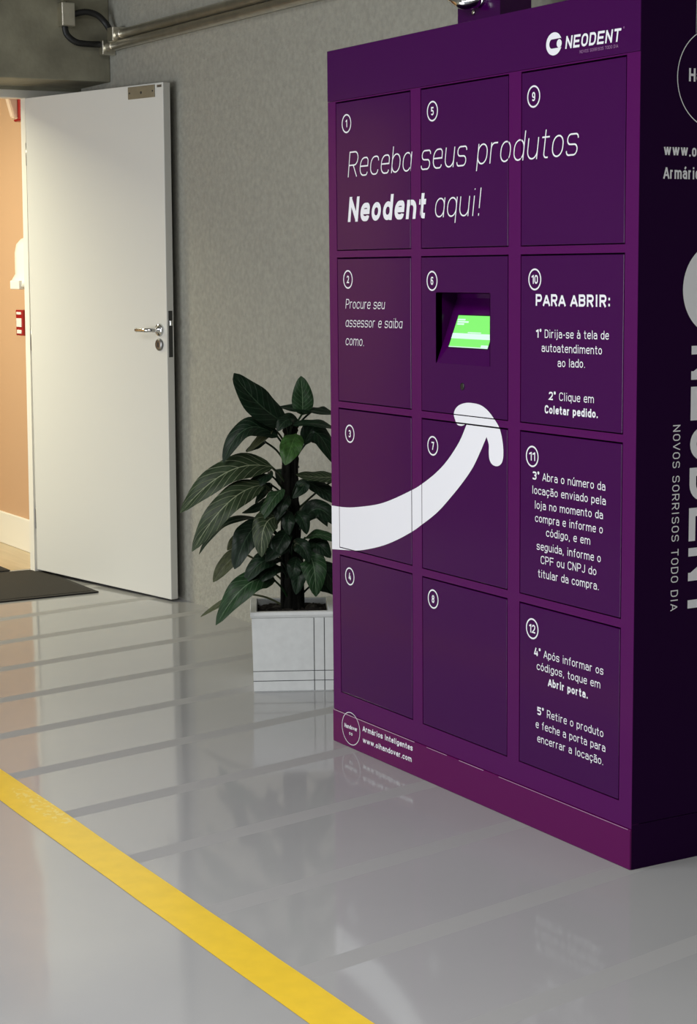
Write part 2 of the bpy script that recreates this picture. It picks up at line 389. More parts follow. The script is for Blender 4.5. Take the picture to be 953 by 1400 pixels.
def text_quads(parts, x0, x1, z0, z1, cap, slant=0.0, gap=0.13):
    """parts: [(string, stroke weight)]; fills x0..x1 along the baseline z0..z1"""
    seq = [(c, w) for s, w in parts for c in s]
    nat = sum(arch_w(c) + gap + (w - 0.1) * 0.55 * (c != ' ') for c, w in seq) - gap
    k = (x1 - x0) / cap / nat; x = 0.0; out = []
    for c, w in seq:
        ww = (arch_w(c) + (w - 0.1) * 0.55 * (c != ' ')) * k; h = w / 2
        layer = 0
        for pl in sk(c, x + min(h, ww * .45), x + ww - min(h, ww * .45), h, w, slant > 0):
            for qd in ribbon(pl, h):
                layer += 1
                out.append([Vector((x0 + (p.x + p.y * slant) * cap, z0 + (z1 - z0) * (p.x * cap) / (x1 - x0) + p.y * cap, layer * 8e-6)) for p in qd])
        x += ww + gap * k
    return out
def ring_quads(cx, cz, ro, ri, n=40, sx=1.0):
    out = []
    for i in range(n):
        a, b = 2 * math.pi * i / n, 2 * math.pi * (i + 1) / n
        out.append([Vector((cx + sx * r * math.cos(t), cz + r * math.sin(t))) for r, t in ((ro, a), (ro, b), (ri, b), (ri, a))])
    return out
def poly_tris(pts):
    V3 = [Vector((p[0], p[1], 0)) for p in pts]
    return [[Vector(pts[i]) for i in t] for t in tessellate_polygon([V3])]
def clip(poly, x0, x1, z0, z1):
    for ax, lim, sgn in ((0, x0, 1), (0, x1, -1), (1, z0, 1), (1, z1, -1)):
        out = []
        for i in range(len(poly)):
            a, b = poly[i - 1], poly[i]; da, db = (a[ax] - lim) * sgn, (b[ax] - lim) * sgn
            if (da >= 0) != (db >= 0): out.append(a.lerp(b, da / (da - db)))
            if db >= 0: out.append(b)
        poly = out
        if len(poly) < 3: return []
    return poly
def flat_mesh(name, polys, place, mt, parent, label=None):
    """polys: 2-D polygons; place maps (a, b) to a 3-D point on the sheet"""
    bm = bmesh.new()
    for pl in polys:
        vs = [bm.verts.new(place(p)) for p in pl]
        try: bm.faces.new(vs)
        except ValueError: pass
    o = obj(name, bm, mt, parent, label, fix=False)
    return o
LEAVES=[
((-0.0108,-0.05,0.8849),(-0.0996,-0.1,0.9584),(-0.1807,-0.1,1.0557),0.1046,(0.3,-0.9,0.3),0),
((0.0411,-0.03,0.9105),(0.0431,-0.04,0.9648),(0.0386,-0.03,1.0397),0.0748,(0,-1,0.25),1),
((-0.0362,-0.02,0.9393),(0.0526,-0.03,0.9329),(0.1571,-0.02,0.9105),0.0507,(0,-0.45,1),0),
((0.0019,-0.06,0.8817),(0.0842,-0.09,0.8913),(0.1571,-0.08,0.8625),0.0475,(0,-0.5,1),0),
((-0.0393,-0.05,0.8401),(-0.1439,-0.1,0.8785),(-0.2212,-0.12,0.7652),0.0792,(-0.35,-0.85,0.6),0),
((0.0196,-0.08,0.8529),(0.0019,-0.14,0.8241),(-0.0191,-0.17,0.7601),0.0792,(-0.1,-0.8,0.5),3),
((0.0494,-0.04,0.8113),(0.0906,-0.07,0.8561),(0.1476,-0.08,0.7473),0.0824,(0.4,-0.8,0.4),0),
((0.1666,-0.06,0.7089),(0.0906,-0.1,0.7153),(0.0164,-0.12,0.723),0.0539,(0.1,-0.7,0.9),2),
((0.0526,-0.04,0.6897),(0.1096,-0.06,0.6641),(0.173,-0.07,0.6066),0.0602,(0.3,-0.8,0.5),0),
((-0.0584,-0.05,0.7409),(-0.2073,-0.12,0.7409),(-0.3639,-0.13,0.6034),0.1077,(-0.3,-0.85,0.6),2),
((-0.0996,-0.02,0.7665),(-0.1376,-0.04,0.7537),(-0.1724,-0.05,0.7409),0.0475,(-0.2,-0.8,0.5),0),
((-0.0869,-0.09,0.6897),(-0.2073,-0.18,0.6449),(-0.3246,-0.2,0.4863),0.0951,(-0.3,-0.9,0.4),2),
((-0.1122,-0.02,0.5682),(-0.2263,-0.06,0.5554),(-0.3068,-0.07,0.4562),0.0393,(-0.2,-0.5,0.9),0),
((-0.0286,-0.08,0.6705),(-0.0615,-0.12,0.6449),(-0.1091,-0.14,0.565),0.057,(-0.5,-0.8,0.2),1),
((-0.0298,-0.1,0.5778),(-0.0869,-0.16,0.5682),(-0.0996,-0.19,0.4626),0.0856,(-0.2,-0.9,0.3),2),
((-0.0996,-0.05,0.5554),(-0.1503,-0.09,0.517),(-0.1896,-0.1,0.4095),0.0951,(-0.4,-0.85,0.2),0),
((-0.1629,-0.0,0.453),(-0.2136,-0.01,0.421),(-0.2631,-0.02,0.3538),0.0583,(-0.3,-0.9,0.3),4),
((-0.1503,0.02,0.517),(-0.1851,0.02,0.4914),(-0.2149,0.02,0.4543),0.0393,(-0.3,-0.9,0.3),4),
((-0.0362,-0.06,0.4338),(-0.0996,-0.12,0.4402),(-0.1566,-0.13,0.3698),0.0761,(-0.2,-0.7,0.7),0),
((-0.0552,-0.07,0.3634),(-0.1503,-0.15,0.3698),(-0.2529,-0.17,0.2368),0.0951,(-0.3,-0.85,0.5),1),
((-0.1503,0.03,0.3059),(-0.2263,0.02,0.2803),(-0.3087,0.02,0.2291),0.0241,(-0.2,-0.8,0.5),4),
((0.0494,-0.07,0.453),(0.0716,-0.12,0.421),(0.0766,-0.14,0.3199),0.0887,(0.1,-0.95,0.1),1),
((0.0399,-0.04,0.5522),(0.0906,-0.08,0.6066),(0.154,-0.09,0.5426),0.0729,(0.2,-0.8,0.5),0),
((0.0431,-0.05,0.501),(0.0906,-0.09,0.5234),(0.1603,-0.1,0.4914),0.0475,(0.1,-0.6,0.8),1),
((0.0779,-0.03,0.4082),(0.1223,-0.06,0.3826),(0.154,-0.06,0.2995),0.0761,(0.4,-0.8,0.2),0),
((0.0019,-0.08,0.5938),(-0.0108,-0.11,0.5682),(-0.0077,-0.12,0.5234),0.0475,(0,-0.95,0.1),0),
((-0.0108,-0.08,0.5362),(-0.0362,-0.12,0.5042),(-0.0647,-0.13,0.4466),0.0634,(-0.3,-0.9,0.1),0),
((0.0145,-0.07,0.6833),(0.0399,-0.1,0.6833),(0.005,-0.12,0.6449),0.0444,(-0.1,-0.9,0.3),0),
((0.0209,-0.06,0.4402),(0.0082,-0.1,0.4146),(0.005,-0.1,0.3634),0.0539,(-0.1,-0.9,0.1),0),
((-0.0615,-0.05,0.6449),(-0.0996,-0.08,0.6194),(-0.1629,-0.08,0.5938),0.0444,(-0.2,-0.6,0.8),0),
((-0.0615,-0.03,0.6833),(-0.0869,-0.04,0.6641),(-0.1186,-0.05,0.6194),0.038,(-0.5,-0.7,0.2),0),
((-0.0805,-0.0,0.8241),(-0.1122,-0.02,0.8113),(-0.1471,-0.03,0.7921),0.0285,(-0.4,-0.8,0.3),0),
((-0.0108,-0.08,0.4978),(-0.0425,-0.12,0.485),(-0.0869,-0.14,0.4402),0.0602,(-0.2,-0.9,0.3),0),
((0.0019,-0.08,0.4914),(0.0335,-0.12,0.485),(0.0557,-0.13,0.4338),0.057,(0.2,-0.9,0.3),0),
((-0.0108,-0.07,0.6194),(-0.0362,-0.11,0.613),(-0.0615,-0.12,0.5618),0.0475,(-0.2,-0.9,0.2),0),
((0.0145,-0.06,0.5874),(0.0367,-0.1,0.5746),(0.0494,-0.11,0.5234),0.0507,(0.2,-0.9,0.2),0),
((-0.0045,-0.07,0.6449),(-0.0235,-0.11,0.6321),(-0.0393,-0.12,0.5874),0.0444,(-0.1,-0.9,0.2),0),
((-0.0362,-0.06,0.4082),(-0.0742,-0.11,0.4082),(-0.1186,-0.12,0.3634),0.0602,(-0.2,-0.8,0.5),0),
((0.0209,-0.07,0.4082),(0.0209,-0.11,0.3826),(0.0114,-0.12,0.325),0.0539,(0,-0.95,0.1),0),
((0.0526,-0.04,0.485),(0.0906,-0.08,0.485),(0.1286,-0.09,0.4402),0.0634,(0.2,-0.8,0.4),0),
((0.0716,-0.02,0.3442),(0.1096,-0.04,0.3442),(0.154,-0.04,0.3059),0.057,(0.3,-0.8,0.4),0),
((0.0716,-0.0,0.9201),(0.1096,-0.01,0.9265),(0.1571,-0.0,0.9073),0.0444,(0.1,-0.5,0.9),0),
((0.0272,-0.03,0.8945),(-0.0108,-0.07,0.9009),(-0.0425,-0.09,0.8625),0.0539,(-0.1,-0.8,0.5),0),
((-0.0615,-0.03,0.8753),(-0.0869,-0.06,0.8497),(-0.1439,-0.05,0.7921),0.038,(-0.3,-0.8,0.4),4),
((-0.0742,-0.05,0.7217),(-0.0996,-0.09,0.7089),(-0.182,-0.1,0.6385),0.0539,(-0.3,-0.8,0.4),0),
((0.0019,0.05,0.7985),(0.0652,0.14,0.8305),(0.1413,0.2,0.7729),0.0824,(0.2,0.6,0.8),0),
((-0.0045,0.05,0.6833),(-0.0108,0.15,0.7217),(-0.0362,0.24,0.6449),0.0824,(-0.2,0.6,0.8),0),
((0.0082,0.06,0.5554),(0.0652,0.15,0.5938),(0.1286,0.2,0.5042),0.0824,(0.2,0.6,0.8),0),
((-0.0108,0.05,0.4594),(-0.0615,0.12,0.4914),(-0.0869,0.18,0.4146),0.0761,(-0.2,0.6,0.8),0)]

# ================================================================== the setting
XB, XJ, YW = -3.03, -3.374, 0.617          # beam face, door-frame face, plaster wall face
ZC = 3.25
struct('floor', [(-3.50, 8.0, -9.0, YW + 0.2, -0.1, 0.0)], M['floor'], 'glossy grey epoxy floor with faint matt cross bands', 'floor')
struct('wall_back', [(-3.44, 8.0, YW, YW + 0.2, 0, ZC)], M['wall'], 'grey rough plaster wall behind the purple lockers', 'wall')
struct('wall_right', [(8.0, 8.2, -9.0, YW + 0.2, 0, ZC)], M['ceil'], 'grey concrete wall beyond the frame', 'wall')
struct('ceiling', [(-3.6, 8.2, -9.0, YW + 0.2, ZC, ZC + 0.15)], M['ceil'], 'grey concrete ceiling', 'ceiling')
struct('wall_left', [(-3.60, XJ, -9.0, -2.45, 0, ZC), (-3.60, XJ, -2.45, YW, 2.195, ZC)], M['conc'], 'olive grey wall around the doorway', 'wall')
beam = bmesh.new(); box(beam, XJ, XB, -9.0, YW, 2.209, ZC, 0.004)
struct('trim_1', obj('trim_1', beam, M['conc']), label='olive grey concrete beam over the doorway', cat='beam')
# door frame: jambs and head
jb = bmesh.new()
jv = box(jb, XJ - 0.058, XJ, 0.322, YW, 0, 2.158)
for v in jv:
    if v.co.z > 1: v.co.y += 0.024 * (v.co.y < 0.5); box(jb, XJ - 0.09, XJ, -2.45, -2.385, 0, 2.155, 0.003)
box(jb, XJ - 0.062, XJ, -2.45, YW, 2.158, 2.195, 0.003)
struct('trim_2', obj('trim_2', jb, M['trim_paint']), label='white frame around the open doorway', cat='door frame')
# corridor behind the doorway
struct('wall_corridor_right', [(-10, XJ - 0.062, 0.527, 0.727, 0, 2.6)], M['orange'], 'apricot corridor wall seen through the doorway', 'wall')
struct('wall_corridor_left', [(-10, -3.60, -2.85, -2.65, 0, 2.6)], M['orange'], 'apricot corridor wall on the far side', 'wall')
struct('wall_corridor_end', [(-10.2, -10, -2.85, 0.727, 0, 2.6)], M['orange'], 'apricot wall closing the corridor', 'wall')
struct('ceiling_corridor', [(-10.2, -3.60, -2.85, 0.727, 2.6, 2.7)], M['ceil'], 'corridor ceiling', 'ceiling')
struct('floor_corridor', [(-10.2, -3.50, -2.85, 0.727, -0.1, 0.001)], M['wood'], 'pale wood-look corridor floor', 'floor')
bb = bmesh.new(); box(bb, -9.99, XJ - 0.062, 0.512, 0.527, 0.001, 0.165, 0.004)
struct('baseboard_corridor', obj('baseboard_corridor', bb, M['trim_paint']), label='tall white baseboard along the apricot corridor wall', cat='baseboard')

# open door leaf
def door_leaf(name, label, hx, hy, ang, flip, hardware):
    t = thing(name, label, 'door', (hx, hy, 0.009), ang, kind='structure'); t.rotation_euler.y = 0.009 if hardware else 0
    y0, y1 = (0.0, 0.036) if not flip else (-0.036, 0.0)
    bm = bmesh.new(); box(bm, 0.006, 1.040, y0, y1, 0.009, 2.146, 0.0025); obj('door_panel', bm, M['white_paint'], t)
    bm = bmesh.new()
    for z in (0.25, 1.07, 1.90): lathe(bm, [(0.009, -0.05), (0.009, 0.05)], (0.0, y0 + 0.012 if not flip else y1 - 0.012, z), (0, 0, 1), 12)
    obj('hinge', bm, M['satin'], t)
    if hardware:
        pl = bmesh.new(); box(pl, 0.800, 0.985, -0.004, 0.001, 2.090, 2.140, 0.0012)
        plate = obj('closer_plate', pl, M['plate'], t, 'beige metal plate near the top corner')
        sc = bmesh.new()
        for x in (0.812, 0.973): lathe(sc, [(0.004, 0), (0.003, 0.0015)], (x, -0.0042, 2.115), (0, -1, 0), 10)
        lathe(sc, [(0.006, 0), (0.005, 0.0015)], (0.893, -0.0042, 2.113), (0, -1, 0), 12)
        obj('screw', sc, M['dark_steel'], plate)
        sc = bmesh.new(); box(sc, 1.000, 1.030, -0.0012, 0.0, 2.127, 2.137); obj('latch_stop', sc, M['satin'], t)
        h = bmesh.new(); lathe(h, [(0.026, 0.0), (0.026, 0.006), (0.022, 0.010), (0.012, 0.011), (0.011, 0.020)], (0.990, 0.0, 1.142), (0, -1, 0))
        handle = obj('door_handle', h, M['chrome'], t, 'chrome lever handle')
        h = bmesh.new()
        tube(h, bez([(0.990, -0.012, 1.142), (0.990, -0.040, 1.142), (0.975, -0.056, 1.142), (0.950, -0.058, 1.142), (0.902, -0.056, 1.141)], 6), 0.0095, 16)
        obj('lever', h, M['chrome'], handle)
        k = bmesh.new(); lathe(k, [(0.025, 0.0), (0.025, 0.006), (0.021, 0.009), (0.012, 0.010)], (0.989, 0.0, 1.081), (0, -1, 0))
        rose = obj('key_rose', k, M['satin'], t, 'round lock rose')
        k = bmesh.new(); box(k, 0.986, 0.992, -0.0125, -0.010, 1.070, 1.091, 0.001); obj('keyhole', k, M['black'], rose)
        e = bmesh.new(); box(e, 1.0395, 1.0415, 0.008, 0.028, 1.030, 1.222, 0.0006)
        ep = obj('lock_plate', e, M['dark_steel'], t, 'dark lock plate on the door edge')
        e = bmesh.new(); box(e, 1.041, 1.049, 0.011, 0.024, 1.160, 1.182, 0.002); obj('latch', e, M['chrome'], ep)
    return t
door_leaf('door_1', 'white door standing open against the grey wall, chrome lever handle', -3.367, 0.328, math.radians(12.14), False, True)

# ================================================================== purple lockers
H = 2.0; R = 1.3946; D = 0.43
CX = [(0.0443, 0.4436), (0.4922, 0.8942), (0.9449, 1.3476)]
RZ = [(1.4404, 1.8553), (1.0119, 1.4218), (0.5855, 0.9940), (0.1548, 0.5654)]
T = thing('locker_cabinet', 'tall purple parcel locker cabinet of twelve numbered doors with a white arrow smile', 'locker cabinet')
# carcass: back, sides, top, inner dividers
bm = bmesh.new()
box(bm, 0.0, R - 0.0006, D - 0.015, D, 0.0, H); box(bm, 0.0, 0.014, 0.022, D - 0.015, 0, H); box(bm, 0.014, R - 0.014, 0.022, D - 0.015, H - 0.014, H)
box(bm, 0.014, R - 0.014, 0.085, 0.10, 0.0, H - 0.014)
obj('carcass', bm, M['shaded_purple'], T)
bm = bmesh.new(); box(bm, R - 0.0006, R, 0.0012, D, 0.1085, H); box(bm, R - 0.0006, R, 0.0012, D, 0.0, 0.1070); side = obj('side_panel', bm, M['shaded_purple'], T, 'shade-darkened purple side panel with silver grey lettering')
# face frame round the openings
fr = [(0.0, CX[0][0]), (CX[0][1], CX[1][0]), (CX[1][1], CX[2][0]), (CX[2][1], R - 0.0006)]
FB = 0.098; FT = 1.8586
rects = [(a, b, FB, FT) for a, b in fr]
for a, b in CX:
    zs = [FT] + [z for lo, hi in RZ for z in (hi, lo)] + [FB]
    for i in range(0, len(zs), 2): rects.append((a, b, zs[i + 1], zs[i]))
rects = [r for r in rects if r[3] - r[2] > 1e-4]
bm = bmesh.new()
for a, b, z0, z1 in rects: box(bm, a, b, 0.0, 0.0215, z0, z1)
frame = obj('face_frame', bm, M['frame_purple'], T)
bm = bmesh.new(); box(bm, 0.0, R - 0.0006, -0.001, 0.0215, FT + 0.0008, H, 0.0008); header = obj('header_panel', bm, M['door_purple'], T)
bm = bmesh.new(); box(bm, 0.0, R - 0.0006, -0.0035, 0.0215, 0.0, FB - 0.0012, 0.0022); plinth = obj('plinth', bm, M['plinth_purple'], T, 'purple plinth panel with the floor reflection reddening its colour')
# doors
GAP = 0.0026
doors = []; drects = []
for ci, (a, b) in enumerate(CX):
    for ri, (lo, hi) in enumerate(RZ):
        x0, x1, z0, z1 = a + GAP, b - GAP * 1.3, lo + GAP, hi - GAP * 1.5
        drects.append((x0, x1, z0, z1))
        bm = bmesh.new()
        if (ci, ri) == (1, 1):
            ox0, ox1, oz0, oz1 = 0.5658, 0.8133, 1.1433, 1.3255
            for bxs in ((x0, ox0, z0, z1), (ox1, x1, z0, z1), (ox0, ox1, z0, oz0), (ox0, ox1, oz1, z1)):
                box(bm, bxs[0], bxs[1], 0.0, 0.018, bxs[2], bxs[3])
        else:
            box(bm, x0, x1, 0.0, 0.018, z0, z1, 0.0012)
        doors.append(obj('compartment_door', bm, M['door_purple'], T))
d6 = doors[5]
d6['label'] = 'purple terminal door with a recessed lit green screen'
# recessed terminal: side cheeks, top and the sloping panel
bm = bmesh.new()
pd = 0.0655; pt = 1.3065
sl = Vector((0, 0.0609, 1.3015 - 1.1433)).normalized()
box(bm, ox0 - 0.002, ox0, 0.0, pd + 0.004, oz0, oz1); box(bm, ox1, ox1 + 0.002, 0.0, pd + 0.004, oz0, oz1)
box(bm, ox0, ox1, 0.0, pd + 0.004, oz1, oz1 + 0.002)
def sp_pt(x, s, n=0.0):   # on the sloping panel: distance s up the slope, n out of it
    base = Vector((x, 0.0005, oz0)); nv = Vector((0, -sl.z, sl.y))
    return base + sl * s + nv * n
smax = (0.0655 - 0.0005) / sl.y
vs = [bm.verts.new(v) for v in (sp_pt(ox0, 0), sp_pt(ox1, 0), sp_pt(ox1, smax), sp_pt(ox0, smax))]
vb = [bm.verts.new(v) for v in (sp_pt(ox0, 0, -0.003), sp_pt(ox1, 0, -0.003), sp_pt(ox1, smax, -0.003), sp_pt(ox0, smax, -0.003))]
bm.faces.new(vs); bm.faces.new(vb[::-1])
for i in range(4): bm.faces.new((vs[i], vb[i], vb[(i + 1) % 4], vs[(i + 1) % 4]))
box(bm, ox0, ox1, pd, pd + 0.004, sp_pt(0, smax).z - 0.002, oz1)
obj('screen_recess', bm, M['door_purple'], d6)
s0 = (1.1858 - oz0) / sl.z; s1 = (1.2670 - oz0) / sl.z
def screen_rect(bm, x0, x1, a, b, n, th=0.0):
    vs = [bm.verts.new(sp_pt(x, s, n)) for x, s in ((x0, a), (x1, a), (x1, b), (x0, b))]; bm.faces.new(vs)
    if th:
        vb = [bm.verts.new(sp_pt(x, s, n - th)) for x, s in ((x0, a), (x1, a), (x1, b), (x0, b))]
        for i in range(4): bm.faces.new((vs[i], vb[i], vb[(i + 1) % 4], vs[(i + 1) % 4]))
SX0, SX1 = 0.6008, 0.7800
bm = bmesh.new(); screen_rect(bm, SX0 - 0.002, SX1 + 0.002, s0 - 0.002, s1 + 0.002, 0.0008, 0.002); obj('screen_bezel', bm, M['black'], d6)
bm = bmesh.new(); screen_rect(bm, SX0, SX1, s0, s1, 0.0012); scr = obj('screen', bm, M['scr_green'], d6, 'lit green touch screen')
bm = bmesh.new(); w = SX1 - SX0; hh = s1 - s0
for u0, u1, v0, v1 in ((0, 1, .27, .44), (.02, .22, .84, .89), (.03, .32, .77, .82), (.04, .22, .70, .75), (.38, .72, .455, .485), (0, 1, 0, .025), (.82, 1, .02, .10)):
    screen_rect(bm, SX0 + w * u0, SX0 + w * u1, s0 + hh * v0, s0 + hh * v1, 0.0016)
obj('screen_content', bm, M['scr_white'], scr)
bm = bmesh.new(); lathe(bm, [(0.0095, 0), (0.0095, 0.0012), (0.006, 0.0018)], (0.6898, 0.0, 1.0875), (0, -1, 0), 20); obj('scanner_eye', bm, M['black'], d6)

# ---- vinyl on the front, cut along the door gaps
TH, RG, BD = 0.052, 0.115, 0.205
letter = {}; runs = [0]
def lay(polys, key='lettering'):
    runs[0] += 1
    for pl in polys:
        xs = [p[0] for p in pl]; zs = [p[1] for p in pl]; bbx = (min(xs), max(xs), min(zs), max(zs))
        for owner, rc in [(('door', i), r) for i, r in enumerate(drects)] + [(('frame', i), r) for i, r in enumerate(rects)]:
            if bbx[0] > rc[1] or bbx[1] < rc[0] or bbx[2] > rc[3] or bbx[3] < rc[2]: continue
            c = clip(pl, *rc)
            if c: letter.setdefault((owner, key, runs[0]), []).append(c)
SLN = 0.17
lay(text_quads([('Receba seus produtos', TH)], 0.1114, 1.168, 1.6441, 1.6465, 0.0700, SLN))
lay(text_quads([('Neodent', BD)], 0.1092, 0.515, 1.5203, 1.520, 0.0690, SLN))
lay(text_quads([('aqui!', TH)], 0.5594, 0.770, 1.5203, 1.5197, 0.0690, SLN))
IT = 0.085
lay(text_quads([('Procure seu', IT)], 0.0917, 0.305, 1.2781, 1.2793, 0.0270, SLN))
lay(text_quads([('assessor e saiba', IT)], 0.0907, 0.3963, 1.2261, 1.2292, 0.0270, SLN))
lay(text_quads([('como.', IT)], 0.0898, 0.1935, 1.1747, 1.1747, 0.0270, SLN))
for parts, x0, x1, z0, z1, cap in (
    ([('PARA ABRIR:', BD)], 1.0092, 1.2978, 1.2986, 1.2994, 0.0280),
    ([('1°', BD), (' Dirija-se à tela de', RG)], 1.0114, 1.2931, 1.2220, 1.2256, 0.0200),
    ([('autoatendimento', RG)], 1.0346, 1.2683, 1.1889, 1.1906, 0.0200),
    ([('ao lado.', RG)], 1.0993, 1.2059, 1.1552, 1.1574, 0.0200),
    ([('2°', BD), (' Clique em', RG)], 1.0644, 1.2400, 1.0744, 1.0771, 0.0200),
    ([('Coletar pedido.', BD)], 1.0484, 1.2556, 1.0415, 1.0434, 0.0200),
    ([('3°', BD), (' Abra o número da', RG)], 0.9999, 1.2859, 0.8766, 0.8773, 0.0200),
    ([('locação enviado pela', RG)], 0.9983, 1.2881, 0.8415, 0.8439, 0.0200),
    ([('loja no momento da', RG)], 1.0090, 1.2780, 0.8057, 0.8101, 0.0200),
    ([('compra e informe o', RG)], 1.0110, 1.2777, 0.7736, 0.7760, 0.0200),
    ([('código, e em', RG)], 1.0565, 1.2309, 0.7426, 0.7439, 0.0200),
    ([('seguida, informe o', RG)], 1.0183, 1.2713, 0.7055, 0.7077, 0.0200),
    ([('CPF ou CNPJ do', RG)], 1.0352, 1.2550, 0.6728, 0.6745, 0.0200),
    ([('titular da compra.', RG)], 1.0243, 1.2654, 0.6377, 0.6409, 0.0200),
    ([('4°', BD), (' Após informar os', RG)], 1.0094, 1.2851, 0.4399, 0.4423, 0.0200),
    ([('códigos, toque em', RG)], 1.0207, 1.2742, 0.4062, 0.4078, 0.0200),
    ([('Abrir porta.', BD)], 1.0687, 1.2268, 0.3735, 0.3736, 0.0200),
    ([('5°', BD), (' Retire o produto', RG)], 1.0241, 1.2874, 0.2932, 0.2926, 0.0200),
    ([('e feche a porta para', RG)], 1.0176, 1.2956, 0.2586, 0.2593, 0.0200),
    ([('encerrar a locação.', RG)], 1.0247, 1.2884, 0.2240, 0.2258, 0.0200)):
    lay(text_quads(parts, x0, x1, z0, z1, cap))
SMILE = [(-0.0038, 0.7041), (0.0584, 0.7061), (0.1274, 0.7125), (0.25, 0.7332), (0.3362, 0.7564), (0.4404, 0.793), (0.4911, 0.8143), (0.5605, 0.8504), (0.6186, 0.89), (0.6755, 0.9433), (0.7108, 0.9924), (0.6988, 0.989), (0.6848, 0.9854), (0.6662, 0.9877), (0.6549, 1.0015), (0.6502, 1.0142), (0.6587, 1.0287), (0.6802, 1.0404), (0.7172, 1.0472), (0.7673, 1.0456), (0.8031, 1.0341), (0.8342, 1.0135), (0.8588, 0.9901), (0.872, 0.9561), (0.8747, 0.9262), (0.8696, 0.9082), (0.8591, 0.8988), (0.8434, 0.8949), (0.8257, 0.8978), (0.8141, 0.9085), (0.8105, 0.9259), (0.8105, 0.9462), (0.8006, 0.9657), (0.7764, 0.9308), (0.7402, 0.8841), (0.694, 0.841), (0.6374, 0.796), (0.5698, 0.7473), (0.4903, 0.7038), (0.4395, 0.6786), (0.3561, 0.6446), (0.2703, 0.6169), (0.1594, 0.5917), (0.0793, 0.5825), (-0.0028, 0.5748)]
def smooth_run(pts, n=4): return [(p.x, p.y) for p in bez([(x, z, 0) for x, z in pts], n)]
smile = smooth_run(SMILE[:11]) + smooth_run(SMILE[11:33])[0:] + smooth_run(SMILE[33:])
lay(poly_tris(smile), 'arrow_graphic')
BADGE = [(0.1062, 1.7924), (0.1068, 1.3601), (0.1095, 0.9226), (0.1024, 0.5084), (0.5509, 1.7929), (0.5469, 1.357), (0.5483, 0.9229), (0.5481, 0.5102), (0.997, 1.7933), (1.0048, 1.3615), (0.9976, 0.9327), (1.0009, 0.5052)]
for i, (x, z) in enumerate(BADGE):
    n = str(i + 1)
    lay(ring_quads(x, z, 0.0262, 0.0222), 'number_badge')
    wd = (0.0085 if n == '1' else 0.0125) if len(n) == 1 else 0.0255
    lay(text_quads([(n, 0.175)], x - wd / 2, x + wd / 2, z - 0.0105, z - 0.0105, 0.0212, gap=0.1), 'number_badge')
front = lambda off: (lambda p: Vector((p[0], off - (p[2] if len(p) > 2 else 0.0), p[1])))
for ((own, i), key, _), polys in letter.items():
    flat_mesh(key, polys, front(-0.0007), M['vinyl'], doors[i] if own == 'door' else frame)
# header logo
hp = front(-0.0018)
cxl, czl, rr = 1.0781, 1.9070, 0.0262
pill = oval(1.0600, 1.8966, 1.1180, 1.9178, 0.0105)
lg = []
N = 72
for i in range(N):      # a disc with a pill-shaped bite that opens to the side
    a0, a1 = 2 * math.pi * i / N, 2 * math.pi * (i + 1) / N
    pa, pb = Vector((cxl + 1.17 * rr * math.cos(a0), czl + rr * math.sin(a0))), Vector((cxl + 1.17 * rr * math.cos(a1), czl + rr * math.sin(a1)))
    def inner(a):
        d = Vector((math.cos(a) * 1.17, math.sin(a))).normalized(); c = Vector((cxl, czl)); lo, hi = 0.0, rr * 1.17
        for _ in range(24):
            md = (lo + hi) / 2; q_ = c + d * md
            cxp = min(max(q_.x, 1.0705), 1.13); ins = (q_ - Vector((cxp, 1.9072))).length < 0.0106
            if ins: lo = md
            else: hi = md
        return c + d * lo
    ia, ib = inner(a0), inner(a1)
    c_ = Vector((cxl, czl))
    if (ia - c_).length < (pa - c_).length - 2e-4 or (ib - c_).length < (pb - c_).length - 2e-4: lg.append([pa, pb, ib, ia])
lg += [[Vector((1.0985 + 0.0098 * math.cos(2 * math.pi * k / 24), 1.9060 + 0.0095 * math.sin(2 * math.pi * k / 24))) for k in range(24)]]
flat_mesh('round_logo', lg, hp, M['vinyl'], header)
flat_mesh('lettering', text_quads([('NEODENT', 0.19)], 1.1218, 1.3242, 1.8908, 1.8863, 0.0286, 0.16), hp, M['vinyl'], header)
flat_mesh('tagline', text_quads([('NOVOS SORRISOS TODO DIA', 0.13)], 1.1773, 1.3174, 1.8751, 1.8739, 0.0072), hp, M['pink_vinyl'], header)
flat_mesh('registered_mark', ring_quads(1.3374, 1.9150, 0.0022, 0.0012, 12), hp, M['pink_vinyl'], header)
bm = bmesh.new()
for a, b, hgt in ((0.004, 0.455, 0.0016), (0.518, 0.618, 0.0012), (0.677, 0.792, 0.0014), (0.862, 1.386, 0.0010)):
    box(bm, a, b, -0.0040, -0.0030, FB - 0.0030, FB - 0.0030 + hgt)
obj('edge_highlight', bm, M['edge_glint'], plinth, 'pale painted highlight along the top edge')  # strips standing in for light caught on the seam edge
# plinth lettering
pp = front(-0.0042)
flat_mesh('logo_ring', ring_quads(0.1074, 0.0587, 0.0487, 0.0468, 48, 1.08), pp, M['vinyl'], plinth)
flat_mesh('logo_name', text_quads([('Handover', 0.2)], 0.0700, 0.1440, 0.0560, 0.0575, 0.0125, gap=0.1)
          + ring_quads(0.1010, 0.0430, 0.0042, 0.0022, 14) + ring_quads(0.1120, 0.0430, 0.0042, 0.0022, 14), pp, M['vinyl'], plinth)
flat_mesh('lettering', text_quads([('Armários Inteligentes', 0.19)], 0.1760, 0.4469, 0.0666, 0.0691, 0.0165), pp, M['vinyl'], plinth)
flat_mesh('lettering', text_quads([('www.oihandover.com', 0.19)], 0.1755, 0.4417, 0.0322, 0.0363, 0.0165), pp, M['vinyl'], plinth)
